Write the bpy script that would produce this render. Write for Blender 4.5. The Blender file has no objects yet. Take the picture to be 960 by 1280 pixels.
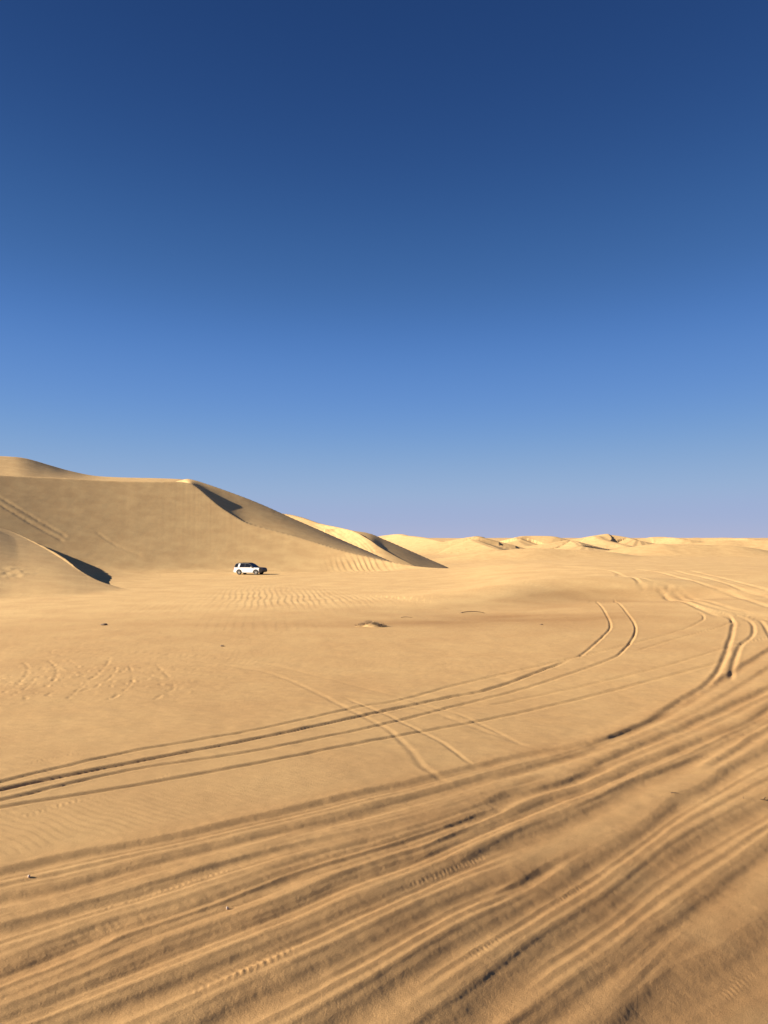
import bpy, bmesh, math, random
import numpy as np
from mathutils import Vector, Matrix

C = bpy.context.scene.collection
rng = np.random.default_rng(7)
random.seed(7)

# ------------------------------------------------------------------ camera
HC = 4.8                      # eye height above the sand flat
PITCH = math.radians(1.98)
FPX = 924.0                   # focal length in pixels of a 960 x 1280 picture
CP, SP = math.cos(PITCH), math.sin(PITCH)

cam_data = bpy.data.cameras.new('camera')
cam = bpy.data.objects.new('camera', cam_data)
C.objects.link(cam)
cam.location = (0, 0, HC)
cam.rotation_euler = (math.pi / 2 + PITCH, 0, 0)
cam_data.sensor_fit = 'VERTICAL'
cam_data.sensor_height = 36.0
cam_data.lens = 36.0 * FPX / 1280.0
cam_data.clip_start = 0.1
cam_data.clip_end = 20000
bpy.context.scene.camera = cam


def ray(px, py):
    """direction of a sight line, per metre of distance ahead (x, 1, z)"""
    u = (np.asarray(px, float) - 480.0) / FPX
    v = (640.0 - np.asarray(py, float)) / FPX
    f = CP - v * SP
    return u / f, (SP + v * CP) / f


def at(px, py, Y):
    a, b = ray(px, py)
    return np.array([a * Y, Y, HC + b * Y], float)


# ------------------------------------------------------------------ noise
_perm = np.concatenate([rng.permutation(256)] * 2).astype(np.int32)
_ang = rng.random(256) * 2 * np.pi
_gx, _gy = np.cos(_ang).astype(np.float32), np.sin(_ang).astype(np.float32)


def perlin(x, y):
    x = np.asarray(x, np.float32); y = np.asarray(y, np.float32)
    xi = np.floor(x).astype(np.int32); yi = np.floor(y).astype(np.int32)
    fx = x - xi; fy = y - yi
    xi &= 255; yi &= 255
    u = fx * fx * fx * (fx * (fx * 6 - 15) + 10)
    v = fy * fy * fy * (fy * (fy * 6 - 15) + 10)

    def g(ix, iy, dx, dy):
        h = _perm[(_perm[ix & 255] + iy) & 255]
        return _gx[h] * dx + _gy[h] * dy
    a = g(xi, yi, fx, fy); b = g(xi + 1, yi, fx - 1, fy)
    c = g(xi, yi + 1, fx, fy - 1); d = g(xi + 1, yi + 1, fx - 1, fy - 1)
    return (a + u * (b - a)) * (1 - v) + (c + u * (d - c)) * v


def fbm(x, y, n=3):
    s = 0; a = 1.0
    for k in range(n):
        s = s + a * perlin(x * 2 ** k + 17.3 * k, y * 2 ** k - 9.1 * k)
        a *= 0.5
    return s


def sst(a, b, x):
    t = np.clip((x - a) / (b - a), 0, 1)
    return t * t * (3 - 2 * t)


def smax(a, b, k):
    h = np.clip(0.5 + 0.5 * (a - b) / k, 0, 1)
    return b + (a - b) * h + k * h * (1 - h)


# ------------------------------------------------------------------ curves
def spline(P, n=None):
    """Catmull-Rom through the rows of P (any number of columns)"""
    P = np.asarray(P, float)
    if len(P) < 3:
        t = np.linspace(0, 1, n or 8)[:, None]
        return P[0] * (1 - t) + P[-1] * t
    Q = np.vstack([2 * P[0] - P[1], P, 2 * P[-1] - P[-2]])
    per = max(2, (n or 8 * len(P)) // (len(P) - 1))
    out = []
    for i in range(1, len(Q) - 2):
        t = np.linspace(0, 1, per, endpoint=False)[:, None]
        p0, p1, p2, p3 = Q[i - 1], Q[i], Q[i + 1], Q[i + 2]
        out.append(0.5 * (2 * p1 + (p2 - p0) * t + (2 * p0 - 5 * p1 + 4 * p2 - p3) * t ** 2
                          + (3 * p1 - p0 - 3 * p2 + p3) * t ** 3))
    out.append(P[-1:])
    return np.vstack(out)


def nearest(x, y, L):
    """distance to polyline L (cols x, y, extras...), signed + on its right, and the extras there"""
    best = np.full(x.shape, 1e12, np.float32)
    sd = np.zeros(x.shape, np.float32)
    ex = [np.zeros(x.shape, np.float32) for _ in range(L.shape[1] - 2)]
    for i in range(len(L) - 1):
        ax, ay = L[i, :2]; bx, by = L[i + 1, :2]
        dx, dy = bx - ax, by - ay
        l2 = dx * dx + dy * dy + 1e-9
        t = np.clip(((x - ax) * dx + (y - ay) * dy) / l2, 0, 1)
        qx = x - (ax + t * dx); qy = y - (ay + t * dy)
        d2 = qx * qx + qy * qy
        m = d2 < best
        best[m] = d2[m]
        s = np.sign(qx * dy - qy * dx)
        sd[m] = (np.sqrt(d2) * s)[m]
        for k in range(len(ex)):
            e = L[i, 2 + k] + t * (L[i + 1, 2 + k] - L[i, 2 + k])
            ex[k][m] = e[m]
    return sd, ex


# ------------------------------------------------------------------ the big land forms
# a crest: (px, py, distance, windward length, lee slope, foot level) ; the lee is on the right of the walk
class Dune:
    def __init__(self, name, pts, power=1.5, n=28, reach=95, blunt=0.0, k=0.5, side=1, step=None, apron=.33):
        self.step = step; self.apron = apron
        self.name = name; self.power = power; self.blunt = blunt; self.k = k; self.side = side
        rows = []
        for (px, py, Y, L, lee, zf) in pts:
            p = at(px, py, Y)
            rows.append([p[0], p[1], p[2], L, lee, zf])
        self.L = spline(rows, n)
        self.box = (self.L[:, 0].min() - reach, self.L[:, 0].max() + reach,
                    self.L[:, 1].min() - reach, self.L[:, 1].max() + reach)

    def height(self, x, y):
        sd, (zc, L, lee, zf) = nearest(x, y, self.L)
        sd = sd * self.side
        t = np.clip(-sd / np.maximum(L, 0.5), 0, 1)
        w = zf + (zc - zf) * (1 - t) ** self.power
        w = np.where(t >= 1, zf - .6 * (-sd - L), w)
        if self.step is None:
            l = zc - lee * sd
        else:                                    # a low slip face, then a long apron
            st = np.clip(zc - zf - .2, 0, 1) * self.step
            l = zc - np.minimum(lee * sd, st) - self.apron * np.maximum(sd - st / lee, 0)
        z = np.where(sd > 0, l, w)
        if self.blunt > 0:                       # wind-rounded brink
            z = z - self.blunt * np.exp(-(sd / (2.2 * self.blunt)) ** 2)
        return z


class Face:
    """a dune as seen from the flat: foot, brink, top of the slip strip beyond the brink, then the lee
    (px, py brink, Y brink, py top, Y top, Y foot, foot level, power, lee slope)"""
    def __init__(self, name, pts, k=0.5, n=90, taper=0, sink=0):
        self.name = name; self.k = k; self.taper = taper; self.sink = sink
        rows = []
        for (px, pb, Yb, pt, Yt, Yf, zf, pw, lee) in pts:
            B = at(px, pb, Yb); Tp = at(px, pt, Yt)
            th_ = math.atan2(B[0], B[1]); sec = 1 / math.cos(th_)
            rows.append([th_, Yb * sec, B[2], Yt * sec, Tp[2], Yf * sec, zf, pw, lee])
        self.L = spline(rows, n)
        t0, t1 = self.L[0, 0], self.L[-1, 0]
        self.t = (t0, t1)
        self.box = (-400, 400, 40, 420)

    def height(self, x, y):
        th_ = np.arctan2(x, y); r = np.hypot(x, y)
        c = [np.interp(th_, self.L[:, 0], self.L[:, k]) for k in range(1, 9)]
        rb, zb, rt, zt, rf, zf, pw, lee = c
        t = (r - rf) / np.maximum(rb - rf, .3)
        z = np.where(t < 0, zf + 1.3 * (r - rf), zf + (zb - zf) * np.clip(t, 0, 1) ** pw)
        q = np.clip((r - rb) / np.maximum(rt - rb, .05), 0, 1)
        z = np.where(r > rb, zb + (zt - zb) * q, z)
        z = np.where(r > rt, zt - lee * (r - rt), z)
        if self.taper:                       # the ends of the dune run out into the sand
            e = self.taper * (self.t[1] - self.t[0])
            z = z - self.sink * (1 - sst(0, e, th_ - self.t[0]) * sst(0, e, self.t[1] - th_))
        return np.where((th_ < self.t[0]) | (th_ > self.t[1]), -99, z)


# the tall dune's face is one even ramp, cut off by the fold that runs down to its near horn
TALL = []
ARM = []
_k = .176
_key = [(-480, 545, .5, 62), (-250, 575, .5, 78), (-100, 588, .4, 90.5), (0, 594, .4, 99.5), (70, 597.5, .4, 106), (140, 601.3, .4, 112), (195, 602.3, .4, 116.3),
        (222, 602.3, .4, 118.4), (236, 604.5, .5, 119.4), (248, 611, .9, 120.3), (260, 621, 1.2, 121.1), (275, 633.5, 1.1, 122.1), (295, 646.5, .7, 123.3), (312, 655, .4, 124.3),
        (340, 663, .5, 125.7), (380, 674, .5, 127.2), (420, 686.5, .4, 128.2), (460, 696.5, .3, 128.0), (500, 705, .3, 126.2), (540, 711, .3, 123), (575, 717, .3, 121)]
_fx = np.arange(-520, 640, 2.0)
_fy = np.interp(_fx, [k[0] for k in _key], [k[3] for k in _key])
_fy = np.convolve(np.pad(_fy, 24, mode='edge'), np.hanning(49) / np.hanning(49).sum(), 'valid')
_kf = np.stack([_fx, _fy], 1)
def ramp(px, Y):
    return -1 + _k * np.maximum(Y - np.interp(px, _kf[:, 0], _kf[:, 1]), 0) ** 1.25
for _px, _pb, _lift, _Yf in spline(_key, 200):
    _Yf = float(np.interp(_px, _kf[:, 0], _kf[:, 1]))
    _Y = _Yf + .5
    while -1 + _k * (_Y - _Yf) ** 1.25 < at(_px, _pb, _Y)[2]:
        _Y += .02
    _Y = max(_Y, _Yf + 1.0)
    TALL.append((_px, _pb, _Y, _pb - _lift, _Y + .25 + .45 * _lift, _Yf, -1, 1.25, .3))
# the small left dune: its crest stands a step proud of that ramp
NOSE = []
_sl = np.array([(-420, .24), (-160, .16), (-60, .122), (0, .098), (30, .0845), (55, .0735), (75, .0645), (87, .0592), (102, .0526), (112, .048), (125, .042), (145, .031), (175, .014), (215, .001)])
for _px, _pt, _th, _Yf in spline([(-420, 556, .6, 40), (-160, 608, .8, 48), (-60, 637, 1.0, 53), (0, 658, 1.2, 56.5), (30, 670, 1.8, 57), (55, 682.5, 2.5, 57), (75, 694, 2.8, 57),
                                  (87, 702, 2.8, 57.3), (95, 708.5, 2.2, 57.6), (102, 713.5, 1.6, 58), (112, 719.5, 1.2, 58.6), (125, 726, .6, 59.5), (145, 733, .4, 61), (175, 741, .3, 64), (215, 750, .2, 68)], 150):
    _s = float(np.interp(_px, _sl[:, 0], _sl[:, 1]))
    _Y = _Yf + 2
    while -.75 + _s * (_Y - _Yf) ** 1.05 < at(_px, _pt + _th, _Y)[2] and _Y < 125:
        _Y += .03
    _d = .4 + .14 * _th
    NOSE.append((_px, _pt + _th, _Y, _pt, _Y + _d, _Yf, -.75, 1.05, .35))
for _px, _pc, _Yc in [(196, 609, 184), (212, 604, 183), (226, 600.6, 177), (238, 599.3, 174), (262, 606.5, 171.5), (300, 620, 169.5), (330, 632, 168.5), (360, 645.5, 166.5), (400, 663, 164), (435, 678.5, 162), (475, 696, 159), (500, 707, 156), (515, 714, 154)]:
    _b = np.array(TALL)
    _Yt = float(np.interp(_px, _b[:, 0], _b[:, 4])); _pt = float(np.interp(_px, _b[:, 0], _b[:, 3]))
    ARM.append((_px, _pc, _Yc, _pc - .4, _Yc + .5, _Yt + (.4 if _px > 235 else 3), at(_px, _pt, _Yt)[2] - (.02 if _px > 235 else 1.5), 1, .5))

DUNES = [
    # small dune low on the left, its dark slip face turned to the right
    Face('dune', NOSE, k=.15, n=300),
    # the hollow behind it is filled with blown sand
    Face('tall_dune', [(-300, 600, 116, 599.8, 116.4, 58, -.8, .8, 0), (-100, 634, 112, 633.8, 112.4, 62, -.8, .8, 0), (0, 667, 108, 666.8, 108.4, 66, -.8, .8, 0), (30, 683, 107, 682.8, 107.4, 66, -.8, .8, 0), (60, 697, 106, 696.8, 106.4, 66, -.8, .8, 0),
                       (87, 707, 105, 706.8, 105.4, 66, -.8, .8, 0), (110, 713, 105, 712.8, 105.4, 67, -.8, .8, 0), (130, 715.5, 106, 715.3, 106.4, 69, -.8, .8, 0), (160, 718.5, 108, 718.3, 108.4, 74, -.85, .8, 0), (200, 722.5, 110, 722.3, 110.4, 80, -1.2, .8, 0)], k=.5, n=100),
    # the tall dune: its broad face looks at the camera, a fold runs down from the top of the crest
    Face('tall_dune', TALL, k=.8, n=190),
    # its far arm: the dull slip face below the falling skyline
    Face('tall_dune', ARM, k=.5, n=120),
    # the ridge rising behind it at the left
    Face('back_dune', [(-700, 500, 170, 499.5, 171, 130, 10, 1.1, .2), (-200, 550, 190, 549.5, 191, 144, 13, 1.1, .2), (-60, 566, 199, 565.5, 200, 156, 15, 1.1, .2), (0, 570.5, 204, 570, 205, 163, 15.5, 1.1, .2), (30, 573, 208, 572.5, 209, 167, 16, 1.1, .2),
                       (60, 581, 213, 580.5, 214, 171, 16.3, 1.1, .2), (88, 589, 219, 588.5, 220, 175, 16.6, 1.05, .2), (120, 595.2, 226, 594.8, 227, 180, 17, 1, .2), (165, 597.3, 232, 597, 233, 188, 17.3, 1, .2),
                       (205, 598.3, 236, 598, 237, 192, 17, 1, .3), (232, 600, 238, 599.6, 238.5, 196, 16, 1, .4), (255, 607, 240, 606.6, 240.4, 200, 12, 1, .4)], k=.9),
    # second barchan behind: near arm with the lit, track-scored face
    Face('middle_dune', [(300, 650, 274, 649, 275, 216, -5, 1.2, .4), (330, 641, 268, 640.5, 269, 215, -5, 1.2, .5), (355, 642.5, 264, 642, 265, 212, -5, 1.2, .5), (376, 646.5, 258, 646, 259, 208, -5, 1.2, .5),
                         (400, 654.5, 249, 654, 250, 203, -5, 1.2, .5), (425, 660, 238, 659.5, 238.6, 197, -5, 1.2, .5), (442, 664, 230, 663.5, 230.6, 193, -5, 1.2, .6), (456, 671, 222, 670.7, 222.4, 189, -5, 1.2, .6),
                         (475, 684, 212, 683.6, 212.4, 184, -5, 1.2, .58), (500, 698, 203.5, 697.6, 203.9, 180, -5, 1.1, .5),
                         (530, 713, 194, 712.6, 194.4, 178, -5.2, 1, .4), (545, 722, 190, 721.6, 190.4, 178, -6, 1, .4)], k=.8),
    # and its far arm
    Face('middle_dune', [(405, 662, 239, 661.6, 239.5, 236, 4, 1, .4), (425, 661, 238.5, 660.5, 239, 234, 5, 1, .4), (440, 663.5, 238, 663, 238.5, 230.5, 6, 1, .4), (462, 667.3, 237.5, 666.8, 238, 218.5, 4.0, 1, .45), (480, 674.5, 235.5, 674, 236, 211, 1.2, 1, .5), (500, 683, 233.5, 682.5, 234, 204.7, -1.0, 1, .5),
                         (530, 696.5, 230, 696, 230.5, 196, -3.9, 1, .5), (555, 707.5, 227, 707, 227.5, 203, -5, 1, .5), (572, 715.5, 225, 715, 225.5, 208, -6, 1, .5)], k=.4),
]
FAR = [
    # rows of small barchans towards the horizon
    ([(480, 668.5, 560, 60, .3, -4), (510, 669, 520, 60, .35, -4), (540, 673, 480, 50, .3, -4), (566, 679, 440, 30, .3, -4)], 1.2, -1),
    ([(585, 671, 400, 40, .5, -4), (592, 674, 392, 34, .55, -4), (608, 680, 378, 24, .5, -4), (632, 687, 362, 10, .4, -4)], 1.3, -1),
    ([(584, 671, 404, 50, .6, -4), (602, 672, 402, 46, .6, -4), (620, 677, 397, 30, .6, -4), (638, 683, 390, 14, .5, -4)], 1.4, 1),
    ([(636, 677, 520, 16, .3, -4), (648, 670.5, 530, 46, .4, -4), (662, 669, 534, 56, .4, -4), (690, 669.6, 530, 56, .4, -4), (704, 672.5, 527, 44, .5, -4), (730, 679, 522, 24, .4, -4)], 1.2, -1),
    ([(692, 677, 430, 20, .3, -3.5), (712, 674.5, 434, 34, .5, -3.5), (722, 678, 420, 18, .5, -3.5), (734, 683, 408, 6, .4, -3.5)], 1.3, -1),
    ([(722, 676, 486, 20, .4, -4), (742, 669, 480, 44, .55, -4), (752, 673, 470, 38, .6, -4), (775, 679, 455, 20, .5, -4), (800, 685, 440, 8, .4, -4)], 1.2, -1),
    ([(742, 668.7, 486, 50, .55, -4), (764, 668, 486, 50, .55, -4), (785, 671, 480, 40, .55, -4), (805, 676, 472, 20, .5, -4)], 1.4, 1),
    ([(790, 674, 700, 40, .3, -4), (815, 670.5, 700, 70, .3, -4), (835, 671, 690, 70, .3, -4), (862, 674, 660, 40, .3, -4)], 1.2, -1),
    ([(850, 673, 900, 60, .25, -4), (880, 671.5, 900, 90, .25, -4), (920, 672, 880, 90, .25, -4), (950, 674, 850, 60, .25, -4)], 1.2, -1),
    ([(800, 681, 330, 14, .2, -3), (840, 679, 330, 34, .3, -3), (885, 680, 330, 30, .3, -3), (940, 684, 328, 12, .2, -3)], 1.2, -1),
    ([(880, 677, 420, 30, .2, -3), (930, 674.5, 420, 50, .3, -3), (990, 675, 410, 50, .3, -3), (1060, 680, 380, 20, .2, -3)], 1.2, -1),
    ([(610, 689, 300, 16, .2, -4), (660, 684.5, 300, 36, .25, -4), (710, 686, 300, 30, .25, -4), (770, 690, 298, 12, .2, -4)], 1.2, -1),
    ([(1000, 671, 650, 60, .3, -4), (1060, 664, 640, 80, .4, -4), (1120, 668, 620, 60, .4, -4), (1200, 676, 590, 20, .3, -4)], 1.2, -1),
]
for pts, pw, sd_ in FAR:
    def _low(p, dx):
        return (p[0] + dx, 672 + (HC + 6.5) * FPX / p[2], p[2], 60, .24, -6.5)
    row = [_low(pts[0], -130)] + [(px, pb, Yc, 50, .26, -6.5) for px, pb, Yc, L, lee, zf in pts] + [_low(pts[-1], 90)]
    DUNES.append(Dune('far_dune', row, power=1.5, n=40, reach=110, k=1.2, side=sd_, blunt=.45, step=None))

# crest of the low swell the car stands on
_sw = [(-500, 722, 100), (-120, 722, 108), (60, 719, 114), (150, 716.5, 117), (250, 717, 116), (330, 717, 116), (450, 715, 118), (560, 711, 120),
       (640, 705.5, 112), (720, 703, 108), (820, 704, 104), (900, 706, 100), (980, 708, 96), (1200, 712, 92)]
_swp = spline([at(*p) for p in _sw], 150)
_swt = np.arctan2(_swp[:, 0], _swp[:, 1])

def line_h(x, y, L, w, a):
    sd, (fa,) = nearest(x, y, L)
    t = -sd / w
    return a * fa * t * np.exp(0.5 - 0.5 * t * t)

# lip of the shallow scoop at centre right
_lip = spline([list(at(px, py, Y)[:2]) + [f] for px, py, Y, f in
               [(400, 772, 50, 0.0), (480, 768, 52, .12), (560, 764, 53.5, .3), (630, 756, 58, .7), (690, 748, 62, 1.0), (745, 744, 63.5, 1.1),
                (800, 742, 64, 1.0), (845, 742, 64.5, .7), (890, 742, 65, .3), (940, 742, 65.5, 0)]], 30)


def base(x, y):
    """the ground without dunes"""
    r = np.hypot(x, y)
    th = np.arctan2(x, y)
    rc = np.interp(th, _swt, np.hypot(_swp[:, 0], _swp[:, 1]))
    zc = np.interp(th, _swt, _swp[:, 2])
    f = sst(30, 1, (rc - r) / rc * 100 - 0) if False else sst(0.30, 1.0, r / rc)
    z = zc * f
    back = -1.4 * sst(1.0, 1.22, r / rc) * (.3 + .7 * sst(-.20, -.02, th))
    deep = -3.2 * sst(1.25, 1.8, r / rc) * sst(-.16, .0, th)
    z = np.where(r > rc, zc + back + deep, z)
    front = np.cos(th) > 0
    z = np.where(front, z, 0)
    # the flat falls gently to the right below the camera
    g = np.exp(-(r / 21.0) ** 2)
    z = z - 0.085 * x * g - .10 * np.log1p(np.exp(np.clip((x + .5) * 1.2, -30, 30))) / 1.2 * 1.6 * np.exp(-(r / 15.0) ** 2) - 0.02 * g * np.maximum(x, 0) * 0
    # soft undulation
    z = z + .10 * fbm(x / 17.0, y / 17.0, 2) * sst(10, 40, r)
    # far country: long low ridges
    farm = sst(230, 520, r)
    ridge = 1 - np.abs(fbm(x / 150.0 + 5, y / 120.0, 3))
    z = z + farm * (3.6 * (ridge - .55) + 2.0 * fbm(x / 420.0, y / 420.0, 2))
    z = z + sst(900, 2500, r) * (2.5 + 2.5 * fbm(x / 600.0, y / 300.0 + 3, 3))
    return z


def macro(x, y, split=False):
    x = np.asarray(x, np.float32); y = np.asarray(y, np.float32)
    z = base(x, y).astype(np.float32)
    own = np.zeros(x.shape, np.int16)
    m = (y > 30) & (y < 90) & (x > -30) & (x < 60)
    if m.any():
        z[m] += line_h(x[m], y[m], _lip, 4.2, .62)
    for i, d in enumerate(DUNES):
        b = d.box
        m = (x > b[0]) & (x < b[1]) & (y > b[2]) & (y < b[3])
        if not m.any():
            continue
        h = d.height(x[m], y[m])
        zm = z[m]
        o = own[m]; o[h > zm] = i + 1; own[m] = o
        z[m] = smax(h, zm, d.k)
    return (z, own) if split else z


def march(pts):
    """where the sight lines through these picture points meet the land"""
    pts = np.asarray(pts, float)
    a, b = ray(pts[:, 0], pts[:, 1])
    Y = np.geomspace(4.0, 420.0, 1800)
    X = a[:, None] * Y[None]; Z = HC + b[:, None] * Y[None]
    h = macro(X.ravel(), np.broadcast_to(Y, X.shape).ravel()).reshape(X.shape)
    below = Z < h
    i = np.argmax(below, axis=1); i = np.maximum(i, 1)
    k = np.arange(len(pts))
    d0 = (Z - h)[k, i - 1]; d1 = (Z - h)[k, i]
    f = np.clip(d0 / np.maximum(d0 - d1, 1e-9), 0, 1)
    Yh = Y[i - 1] + f * (Y[i] - Y[i - 1])
    return np.stack([a * Yh, Yh, HC + b * Yh], 1)


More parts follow.
